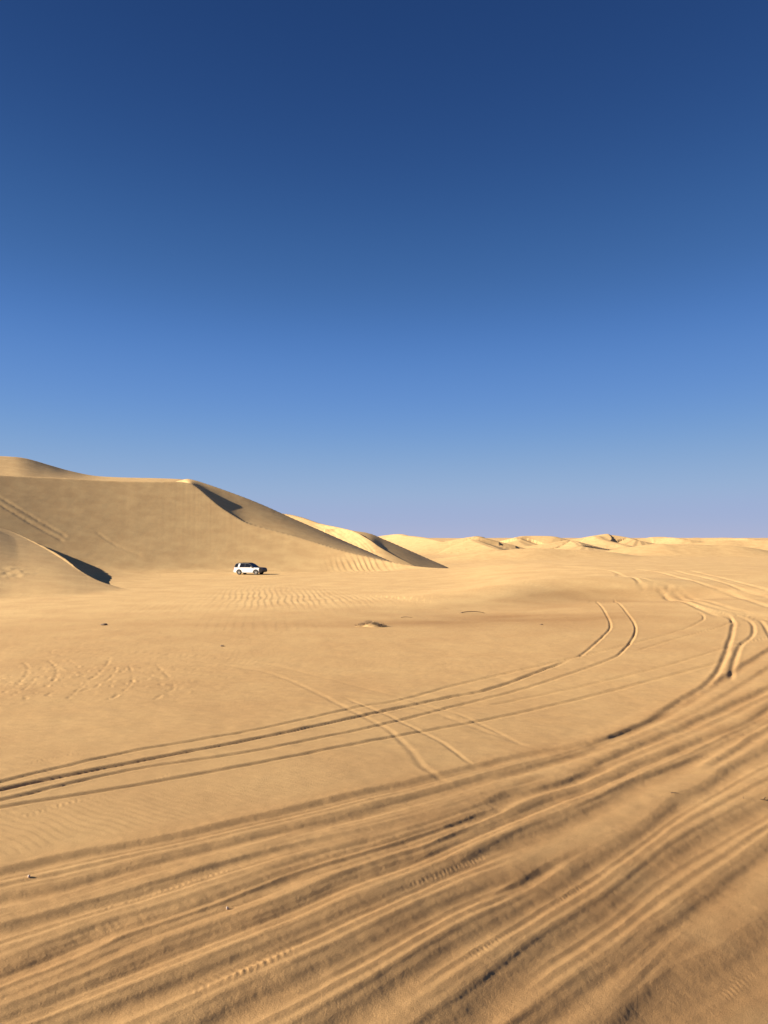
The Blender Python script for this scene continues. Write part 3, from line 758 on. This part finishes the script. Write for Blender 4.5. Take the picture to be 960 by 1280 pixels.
# ------------------------------------------------------------------ object helpers
def paint(name, col, rough=.5, metal=0, coat=0, noise=0, scale=30):
    m, nt, b = nodes(name)
    b.inputs['Base Color'].default_value = (*col, 1); b.inputs['Roughness'].default_value = rough
    b.inputs['Metallic'].default_value = metal; b.inputs['Coat Weight'].default_value = coat
    if noise:
        t = nt.nodes.new('ShaderNodeTexNoise'); t.inputs['Scale'].default_value = scale; t.inputs['Detail'].default_value = 5
        tc = nt.nodes.new('ShaderNodeTexCoord'); nt.links.new(tc.outputs['Object'], t.inputs['Vector'])
        r = nt.nodes.new('ShaderNodeValToRGB'); e = r.color_ramp.elements
        e[0].position = .3; e[1].position = .7
        e[0].color = (*[c * (1 - noise) for c in col], 1); e[1].color = (*[min(1, c * (1 + noise)) for c in col], 1)
        nt.links.new(t.outputs['Fac'], r.inputs['Fac']); nt.links.new(r.outputs['Color'], b.inputs['Base Color'])
        bp = nt.nodes.new('ShaderNodeBump'); bp.inputs['Strength'].default_value = .4; bp.inputs['Distance'].default_value = .01
        nt.links.new(t.outputs['Fac'], bp.inputs['Height']); nt.links.new(bp.outputs['Normal'], b.inputs['Normal'])
    return m


M = dict(white=paint('car_white', (.80, .79, .76), .28, coat=.4, noise=.03, scale=3),
         black=paint('car_black', (.020, .016, .015), .45),
         glass=paint('car_glass', (.012, .012, .014), .08),
         rubber=paint('tyre_rubber', (.03, .029, .028), .85, noise=.3, scale=20),
         rim=paint('rim_alloy', (.62, .60, .57), .35, metal=.6),
         dust=paint('dusty_trim', (.10, .075, .05), .8, noise=.2),
         lamp=paint('headlamp_lens', (.55, .56, .58), .12),
         red=paint('tail_lamp', (.35, .02, .02), .2),
         wood=paint('dry_stem', (.27, .18, .10), .9, noise=.4, scale=60),
         bark=paint('dark_stem', (.12, .075, .04), .9, noise=.4, scale=60),
         stone=paint('dark_stone', (.17, .11, .065), .85, noise=.35, scale=25),
         pale=paint('pale_stone', (.48, .38, .30), .8, noise=.2, scale=60))


def obj(name, bm, mat, parent=None, smooth=False, auto=None):
    bmesh.ops.recalc_face_normals(bm, faces=bm.faces)
    me = bpy.data.meshes.new(name); bm.to_mesh(me); bm.free()
    for mm in (mat if isinstance(mat, (list, tuple)) else [mat]):
        me.materials.append(mm)
    if smooth:
        me.polygons.foreach_set('use_smooth', [True] * len(me.polygons))
    o = bpy.data.objects.new(name, me); C.objects.link(o)
    if parent:
        o.parent = parent
    return o


def thing(name, label, cat, loc, rot=(0, 0, 0), group=None):
    o = bpy.data.objects.new(name, None); C.objects.link(o)
    o.location = loc; o.rotation_euler = rot; o.empty_display_size = .3
    o['label'] = label; o['category'] = cat
    if group:
        o['group'] = group
    return o


def prism(bm, outline, y0, y1, inset=None):
    """a side outline (x, z) pulled from y0 to y1; inset = function (x, z) -> y scale"""
    f = inset or (lambda x, z: 1.0)
    a = [bm.verts.new((x, y0 * f(x, z), z)) for x, z in outline]
    b = [bm.verts.new((x, y1 * f(x, z), z)) for x, z in outline]
    k = len(outline)
    bm.faces.new(a); bm.faces.new(b[::-1])
    for i in range(k):
        j = (i + 1) % k
        bm.faces.new((a[i], b[i], b[j], a[j]))


def box(bm, c, s, rot=None):
    r = bmesh.ops.create_cube(bm, size=1, matrix=Matrix.Translation(c) @ (rot or Matrix()) @ Matrix.Diagonal((*s, 1)))
    return r['verts']


def lathe(bm, prof, axis_y, seg=28):
    """profile (radius, y) turned round the y axis"""
    rings = []
    for rad, yy_ in prof:
        rings.append([bm.verts.new((rad * math.cos(2 * math.pi * i / seg), axis_y + yy_, rad * math.sin(2 * math.pi * i / seg))) for i in range(seg)])
    for p, q in zip(rings, rings[1:]):
        for i in range(seg):
            bm.faces.new((p[i], p[(i + 1) % seg], q[(i + 1) % seg], q[i]))
    bm.faces.new(rings[0][::-1]); bm.faces.new(rings[-1])


# ------------------------------------------------------------------ the white car
def build_car():
    cx = at(313, 716, 114.5)
    x0, y0 = cx[0], cx[1]
    yaw = math.radians(-19)
    pts = [(sx * 1.45, sy * .8) for sx in (1, -1) for sy in (1, -1)]
    zz = []
    for a, b in pts:
        zz.append(ground_z(x0 + a * math.cos(yaw) - b * math.sin(yaw), y0 + a * math.sin(yaw) + b * math.cos(yaw)))
    z0 = sum(zz) / 4 - .015
    pitch = -math.atan2((zz[0] + zz[1] - zz[2] - zz[3]) / 2, 2.9)
    car = thing('parked_car', 'white off-road car with dark windows and a black nose, parked before the tall dune', 'car', (x0, y0, z0), (0, pitch, yaw))
    W = .965

    def arch(cx_, r, n=12, flip=False):
        a = [(cx_ + r * math.cos(math.pi * (1 - i / n)), .39 + r * math.sin(math.pi * (1 - i / n))) for i in range(n + 1)]
        return a
    tumble = lambda x, z: 1.0 - .035 * max(0, (z - .75) / .4) - .03 * max(0, (.55 - z) / .3) - (.06 * max(0, (abs(x) - 2.05) / .4) ** 1.0)
    low = [(-2.40, .48), (-2.30, .38)] + [(-1.90, .36)] + arch(-1.45, .43) + [(-.98, .32), (.98, .32)] + arch(1.45, .43) + [(1.92, .36), (2.02, .40),
           (2.02, 1.085), (1.02, 1.14), (-.5, 1.15), (-2.30, 1.15), (-2.40, 1.02), (-2.43, .75)]
    bm = bmesh.new(); prism(bm, low, -W, W, tumble)
    bmesh.ops.bevel(bm, geom=[e for e in bm.edges if abs(e.verts[0].co.y - e.verts[1].co.y) < .12 and e.calc_length() > .2 and max(v.co.z for v in e.verts) > .9],
                    offset=.05, segments=3, affect='EDGES')
    body = obj('body', bm, M['white'], car)
    # cabin shell: pillars and roof sides
    gh = lambda x, z: 1.0 - .17 * (z - 1.15) / .65
    bm = bmesh.new()
    prism(bm, [(-2.30, 1.153), (-2.20, 1.50), (-2.08, 1.72), (-1.85, 1.775), (-.2, 1.80), (.12, 1.765), (.45, 1.60), (1.06, 1.143)], -.915, .915, gh)
    bmesh.ops.bevel(bm, geom=[e for e in bm.edges if min(v.co.z for v in e.verts) > 1.7 and e.calc_length() > .3], offset=.04, segments=3, affect='EDGES')
    obj('cabin', bm, M['black'], body)
    for sy in (-1, 1):
        bm = bmesh.new()
        v = [(-1.70, 1.16), (-1.42, 1.16), (-1.27, 1.735), (-1.55, 1.725)]
        a = [bm.verts.new((x, sy * (gh(x, z) * .915 + .012), z)) for x, z in v]
        b = [bm.verts.new((x, sy * (gh(x, z) * .915 - .02), z)) for x, z in v]
        bm.faces.new(a); bm.faces.new(b[::-1])
        for i in range(4):
            bm.faces.new((a[i], b[i], b[(i + 1) % 4], a[(i + 1) % 4]))
        obj('rear_pillar', bm, M['white'], car)
        for ax in (-1.45, 1.45):
            bm = bmesh.new()
            n_ = 16; ri, ro = .425, .50
            q = [[bm.verts.new((ax + r_ * math.cos(math.pi * k / n_), sy * yy_, .385 + r_ * math.sin(math.pi * k / n_))) for k in range(n_ + 1)] for r_, yy_ in ((ri, .85), (ri, .975), (ro, .975), (ro, .93))]
            for u_, w_ in zip(q, q[1:]):
                for k in range(n_):
                    bm.faces.new((u_[k], u_[k + 1], w_[k + 1], w_[k]))
            obj('wheel_arch', bm, M['dust'], car)
    # roof skin
    bm = bmesh.new(); prism(bm, [(-1.95, 1.770), (-1.85, 1.792), (-.2, 1.818), (.05, 1.795), (.05, 1.775)], -.70, .70)
    obj('roof', bm, M['black'], car)
    for sy in (-1, 1):
        bm = bmesh.new()
        prism(bm, [(-1.85, 1.80), (-1.75, 1.845), (-.15, 1.865), (-.02, 1.82), (-.12, 1.835), (-1.72, 1.815)], sy * .71 - .02, sy * .71 + .02)
        obj('roof_rail', bm, M['black'], car)
    # windows, each a slightly proud dark pane following the leaning cabin side
    side = lambda x, z: (gh(x, z) * .915 + .006)
    panes = [[(-2.22, 1.24), (-2.14, 1.50), (-2.04, 1.68), (-1.57, 1.71), (-1.71, 1.22)],
             [(-1.40, 1.18), (-1.26, 1.73), (-.48, 1.74), (-.48, 1.18)],
             [(-.42, 1.18), (-.42, 1.74), (.06, 1.725), (.42, 1.57), (.93, 1.18)]]
    for sy in (-1, 1):
        for pn in panes:
            bm = bmesh.new()
            a = [bm.verts.new((x, sy * side(x, z), z)) for x, z in pn]
            b = [bm.verts.new((x, sy * (side(x, z) - .02), z)) for x, z in pn]
            bm.faces.new(a); bm.faces.new(b[::-1])
            for i in range(len(pn)):
                j = (i + 1) % len(pn); bm.faces.new((a[i], b[i], b[j], a[j]))
            obj('window', bm, M['glass'], car)

    def slab(name, p0, p1, w0, w1, mat, proud=.008):
        bm = bmesh.new()
        d = Vector((p1[0] - p0[0], 0, p1[1] - p0[1])).normalized(); nrm = Vector((d.z, 0, -d.x))
        if nrm.x * (1 if p0[0] > 0 else -1) < 0:
            nrm = -nrm
        v = []
        for off in (proud, -.02):
            for (x, z), w in ((p0, w0), (p1, w1)):
                for s in (-1, 1):
                    v.append(bm.verts.new((x + nrm.x * off, s * w, z + nrm.z * off)))
        for q in ((0, 1, 3, 2), (4, 6, 7, 5), (0, 4, 5, 1), (2, 3, 7, 6), (0, 2, 6, 4), (1, 5, 7, 3)):
            bm.faces.new([v[i] for i in q])
        return obj(name, bm, mat, car)
    slab('windscreen', (.98, 1.20), (.47, 1.585), .83, .72, M['glass'])
    slab('rear_window', (-2.275, 1.24), (-2.205, 1.50), .78, .70, M['glass'])
    # black bonnet and nose
    nose = lambda x, z: 1.0 - .10 * max(0, (x - 2.05) / .42) ** 1.5 - .02 * max(0, (.6 - z) / .2)
    bm = bmesh.new()
    prism(bm, [(1.06, 1.147), (1.55, 1.125), (2.06, 1.088), (2.30, 1.03), (2.30, 1.0), (1.06, 1.10)], -.90, .90, nose)
    bmesh.ops.bevel(bm, geom=[e for e in bm.edges if e.calc_length() > 1.2], offset=.02, segments=2, affect='EDGES')
    obj('bonnet', bm, M['black'], car)
    bm = bmesh.new()
    prism(bm, [(2.023, .41), (2.30, .40), (2.43, .50), (2.47, .66), (2.44, .86), (2.36, .985), (2.023, 1.03)], -.945, .945, nose)
    bmesh.ops.bevel(bm, geom=[e for e in bm.edges if e.calc_length() > 1.2], offset=.03, segments=2, affect='EDGES')
    bump = obj('front_bumper', bm, M['black'], car)
    bm = bmesh.new()
    for k in range(4):
        box(bm, (2.455 - .012 * k, 0, .70 + .055 * k), (.03, 1.0, .022))
    obj('grille', bm, M['dust'], bump)
    for sy in (-1, 1):
        bm = bmesh.new(); box(bm, (2.34, sy * .68, .895), (.16, .30, .12))
        bmesh.ops.bevel(bm, geom=bm.edges[:], offset=.025, segments=2, affect='EDGES')
        obj('headlight', bm, M['lamp'], car, True)
        bm = bmesh.new(); box(bm, (-2.38, sy * .80, .95), (.10, .17, .34))
        bmesh.ops.bevel(bm, geom=bm.edges[:], offset=.02, segments=2, affect='EDGES')
        obj('tail_light', bm, M['red'], car, True)
        bm = bmesh.new(); box(bm, (.72, sy * 1.02, 1.20), (.16, .20, .15))
        bmesh.ops.bevel(bm, geom=bm.edges[:], offset=.035, segments=2, affect='EDGES')
        obj('wing_mirror', bm, M['white'], car, True)
        for hx in (-.95, .12):
            bm = bmesh.new(); box(bm, (hx, sy * .955, .99), (.20, .03, .03))
            obj('door_handle', bm, M['white'], car)
        bm = bmesh.new(); box(bm, (0, sy * .94, .335), (1.95, .08, .07))
        bmesh.ops.bevel(bm, geom=bm.edges[:], offset=.015, segments=2, affect='EDGES')
        obj('side_sill', bm, M['dust'], car)
        for sx in (-1, 1):
            fr = thing_part('wheel', car, (sx * 1.45, sy * .84, .385))
            bm = bmesh.new()
            lathe(bm, [(.25, -.11), (.33, -.125), (.375, -.10), (.385, -.06), (.385, .06), (.375, .10), (.33, .125), (.25, .11)], 0)
            ty = obj('tyre', bm, M['rubber'], fr, True)
            bm = bmesh.new()
            lathe(bm, [(.255, -.10 if sy < 0 else -.06), (.255, .06 if sy < 0 else .10)], 0)
            for k in range(5):
                a = 2 * math.pi * k / 5
                box(bm, (.13 * math.cos(a), sy * .105, .13 * math.sin(a)), (.24, .02, .06), Matrix.Rotation(-a, 4, 'Y'))
            obj('rim', bm, M['rim'], fr)
    bm = bmesh.new(); prism(bm, [(-2.28, .40), (-2.46, .44), (-2.50, .55), (-2.47, .68), (-2.42, .70), (-2.42, .50)], -.93, .93)
    obj('rear_bumper', bm, M['white'], car)
    # dark wheel housings so the arches read as hollows
    return car


def thing_part(name, parent, loc):
    o = bpy.data.objects.new(name, None); C.objects.link(o); o.parent = parent; o.location = loc
    o.empty_display_size = .1
    return o


build_car()


# ------------------------------------------------------------------ scrub, sticks and stones
def tube(bm, pts, r0, r1, seg=5):
    prev = None
    for i, p in enumerate(pts):
        d = (pts[min(i + 1, len(pts) - 1)] - pts[max(i - 1, 0)]).normalized()
        s = d.cross(Vector((0, 0, 1)))
        s = s.normalized() if s.length > 1e-4 else Vector((1, 0, 0))
        t = s.cross(d)
        rr_ = r0 + (r1 - r0) * i / (len(pts) - 1)
        ring = [bm.verts.new(p + (s * math.cos(2 * math.pi * k / seg) + t * math.sin(2 * math.pi * k / seg)) * rr_) for k in range(seg)]
        if prev:
            for k in range(seg):
                bm.faces.new((prev[k], prev[(k + 1) % seg], ring[(k + 1) % seg], ring[k]))
        else:
            bm.faces.new(ring[::-1])
        prev = ring
    bm.faces.new(prev)


def stone(name, loc, size, label, mat, cat='stone', flat=.6, group=None, seed=1):
    rnd = random.Random(seed)
    bm = bmesh.new()
    bmesh.ops.create_icosphere(bm, subdivisions=3, radius=1)
    ph = [rnd.uniform(0, 6) for _ in range(6)]
    for v in bm.verts:
        c = v.co
        k = 1 + .16 * math.sin(2.3 * c.x + ph[0]) + .12 * math.sin(3.1 * c.y + ph[1]) + .10 * math.sin(4.3 * c.z + ph[2] + 2 * c.x) + .05 * math.sin(9 * c.x + 7 * c.y + ph[3])
        v.co = Vector((c.x * k * size[0], c.y * k * size[1], c.z * k * size[2]))
    o = obj(name, bm, mat, None, True)
    o.location = loc + Vector((0, 0, size[2] * .45)); o.rotation_euler = (0, 0, rnd.uniform(-.3, .3))
    o['label'] = label; o['category'] = cat
    if group:
        o['group'] = group
    return o


def scrub():
    p = ground(463, 783)
    root = thing('dead_bush', 'dead brown bush half buried in the sand, in the middle of the flat', 'bush', p)
    bm = bmesh.new()
    # drift of sand caught in the bush
    nu, nv = 40, 20
    grid = []
    for i in range(nu + 1):
        row = []
        for j in range(nv + 1):
            u = -1 + 2 * i / nu; v = -1 + 2 * j / nv
            q = max(0, 1 - u * u - v * v)
            z = .20 * q ** 1.3 * (1 + .35 * math.sin(5 * u + 1) + .2 * math.sin(9 * v + 4 * u)) - .03
            row.append(bm.verts.new((u * 1.0 + .05, v * .55, z)))
        grid.append(row)
    for i in range(nu):
        for j in range(nv):
            bm.faces.new((grid[i][j], grid[i + 1][j], grid[i + 1][j + 1], grid[i][j + 1]))
    obj('sand_drift', bm, sand, root, True)
    rnd = random.Random(3)
    for mat, cx, n, spread, hmax in ((M['wood'], -.1, 120, .62, .30), (M['bark'], .42, 75, .36, .22)):
        bm = bmesh.new()
        for k in range(n):
            bx = cx + rnd.gauss(0, spread * .55); by = rnd.gauss(-.05, .16)
            e = max(.15, 1 - ((bx) / .95) ** 2)
            hh = hmax * e * rnd.uniform(.6, 1.15)
            dr = rnd.uniform(-.5, .6); dy = rnd.uniform(-.25, .2); ln = rnd.uniform(.25, .6)
            pts = [Vector((bx, by, -.02)), Vector((bx + .25 * ln * dr, by + dy * .25, hh * .75)),
                   Vector((bx + .65 * ln * dr, by + dy * .6, hh)), Vector((bx + ln * dr, by + dy, hh * rnd.uniform(.45, .9)))]
            tube(bm, pts, rnd.uniform(.008, .016), .004, 4)
        o = obj('branches', bm, mat, root)
        if mat is M['bark']:
            o['label'] = 'darker tangled branches at the right end'


scrub()


def twig(label, px, py, pts, r, mat, cat='twig', name='twig', group=None):
    p = ground(px, py)
    bm = bmesh.new()
    for br in pts:
        V = [Vector(q) for q in br]
        S = [Vector(v) for v in spline(np.array(V), 12)]
        tube(bm, S, r, r * .45, 6)
    o = obj(name, bm, mat, None, True)
    o.location = p
    o['label'] = label; o['category'] = cat
    if group:
        o['group'] = group
    return o


twig('long dark stick lying half buried below the bright sand swell', 590, 766.5, [[(-.75, .1, .02), (-.45, .0, .09), (.0, .02, .11), (.45, .05, .09), (.85, .0, .01)], [(-.6, .02, .07), (-.72, -.05, -.02)]], .035, M['bark'], 'stick', 'stick')
twig('short dark stick near the right end of the dead bush, farther up the sand', 507, 772, [[(-.3, 0, .01), (0, .02, .05), (.4, 0, .0)]], .025, M['wood'], 'stick', 'stick')
twig('small forked dark twig on the sand at the right edge', 955, 1001, [[(-.07, .02, .012), (-.01, -.01, .02), (.04, .0, .02)], [(-.01, -.01, .02), (.05, .05, .035), (.085, .08, .03)]], .010, M['bark'])
twig('thin brown twig lying flat beside the deep rut at right', 843, 994, [[(-.07, .01, .012), (.0, .0, .018), (.09, -.012, .010)]], .009, M['bark'])
twig('tiny dark twig standing up left of the forked twig', 929, 1000, [[(0, 0, -.01), (.004, .0, .03), (.0, .01, .055)]], .006, M['bark'])
stone('stone', ground(130, 781.5), (.20, .12, .06), 'small flat dark stone alone on the sand below the low left dune', M['stone'], seed=4)
stone('pebble', ground(36, 1098.5), (.017, .016, .020), 'pale pebble with a dark shadow in the upper left rut', M['pale'], 'pebble', seed=8)
stone('pebble', ground(284.5, 1136), (.016, .016, .022), 'pale pebble in a dark rut, in the lower left of the picture', M['pale'], 'pebble', seed=9)
stone('stone', ground(278, 808), (.10, .07, .035), 'little brown stone above the pair of faint curving tracks', M['stone'], seed=11)
stone('stone', ground(677, 781), (.09, .06, .03), 'little brown stone in the shallow scoop at centre right', M['stone'], seed=12)

# ------------------------------------------------------------------ light
SUN_EL = math.radians(24)
sun_h = Vector((-1.0, -.12)).normalized()
S = Vector((sun_h.x * math.cos(SUN_EL), sun_h.y * math.cos(SUN_EL), math.sin(SUN_EL)))
sl_ = bpy.data.lights.new('sun', 'SUN'); sl_.energy = 4.4; sl_.angle = math.radians(.53); sl_.color = (1.0, .91, .76)
so = bpy.data.objects.new('sun', sl_); C.objects.link(so)
so.rotation_euler = S.to_track_quat('Z', 'Y').to_euler(); so.location = (-60, 20, 60)

w = bpy.data.worlds.new('World'); bpy.context.scene.world = w; w.use_nodes = True
nt = w.node_tree
bg = nt.nodes['Background']
sky = nt.nodes.new('ShaderNodeTexSky'); sky.sky_type = 'NISHITA'; sky.sun_disc = False
sky.sun_elevation = SUN_EL; sky.sun_rotation = math.atan2(S.x, S.y)
sky.altitude = 100; sky.air_density = .7; sky.dust_density = 0; sky.ozone_density = 6.0
EXPOSURE = 1.40
# the clear polarised desert blue: the sky's own gradient, graded channel by channel
def grade(chan, pts):
    cv = curve.mapping.curves[chan]
    for p in pts[1:-1]:
        cv.points.new(*p)
    cv.points[0].location = pts[0]; cv.points[-1].location = pts[-1]
scale_in = nt.nodes.new('ShaderNodeVectorMath'); scale_in.operation = 'SCALE'; scale_in.inputs['Scale'].default_value = 1 / 10
curve = nt.nodes.new('ShaderNodeRGBCurve')
grade(0, [(0, 0), (.039, .0168), (.066, .0460), (.114, .119), (.27, .30), (.47, .375), (1, .58)])
grade(1, [(0, 0), (.088, .0545), (.15, .132), (.252, .266), (.50, .43), (.678, .445), (1, .56)])
grade(2, [(0, 0), (.212, .178), (.348, .352), (.533, .598), (.775, .655), (1, .68)])
curve.mapping.update()
scale_out = nt.nodes.new('ShaderNodeVectorMath'); scale_out.operation = 'SCALE'; scale_out.inputs['Scale'].default_value = 10 / 2 ** EXPOSURE
# the falloff across the sky is evened out: the same sky averaged over three bearings
def bearing(rot):
    k = nt.nodes.new('ShaderNodeTexSky'); k.sky_type = 'NISHITA'; k.sun_disc = False
    k.sun_elevation = SUN_EL; k.sun_rotation = rot
    k.altitude = 100; k.air_density = .7; k.dust_density = 0; k.ozone_density = 6.0
    return k
def blend(a, b, f):
    m = nt.nodes.new('ShaderNodeMix'); m.data_type = 'RGBA'; m.inputs['Factor'].default_value = f
    nt.links.new(a, m.inputs['A']); nt.links.new(b, m.inputs['B'])
    return m
mixs = blend(blend(sky.outputs['Color'], bearing(-sky.sun_rotation).outputs['Color'], .5).outputs['Result'], bearing(math.pi).outputs['Color'], .4)
nt.links.new(mixs.outputs['Result'], scale_in.inputs[0]); nt.links.new(scale_in.outputs['Vector'], curve.inputs['Color'])
nt.links.new(curve.outputs['Color'], scale_out.inputs[0]); nt.links.new(scale_out.outputs['Vector'], bg.inputs['Color'])
bg.inputs['Strength'].default_value = .1

sc = bpy.context.scene
sc.view_settings.view_transform = 'Standard'; sc.view_settings.look = 'None'
sc.view_settings.exposure = EXPOSURE; sc.view_settings.gamma = 1.0
sc.cycles.max_bounces = 4; sc.cycles.diffuse_bounces = 3
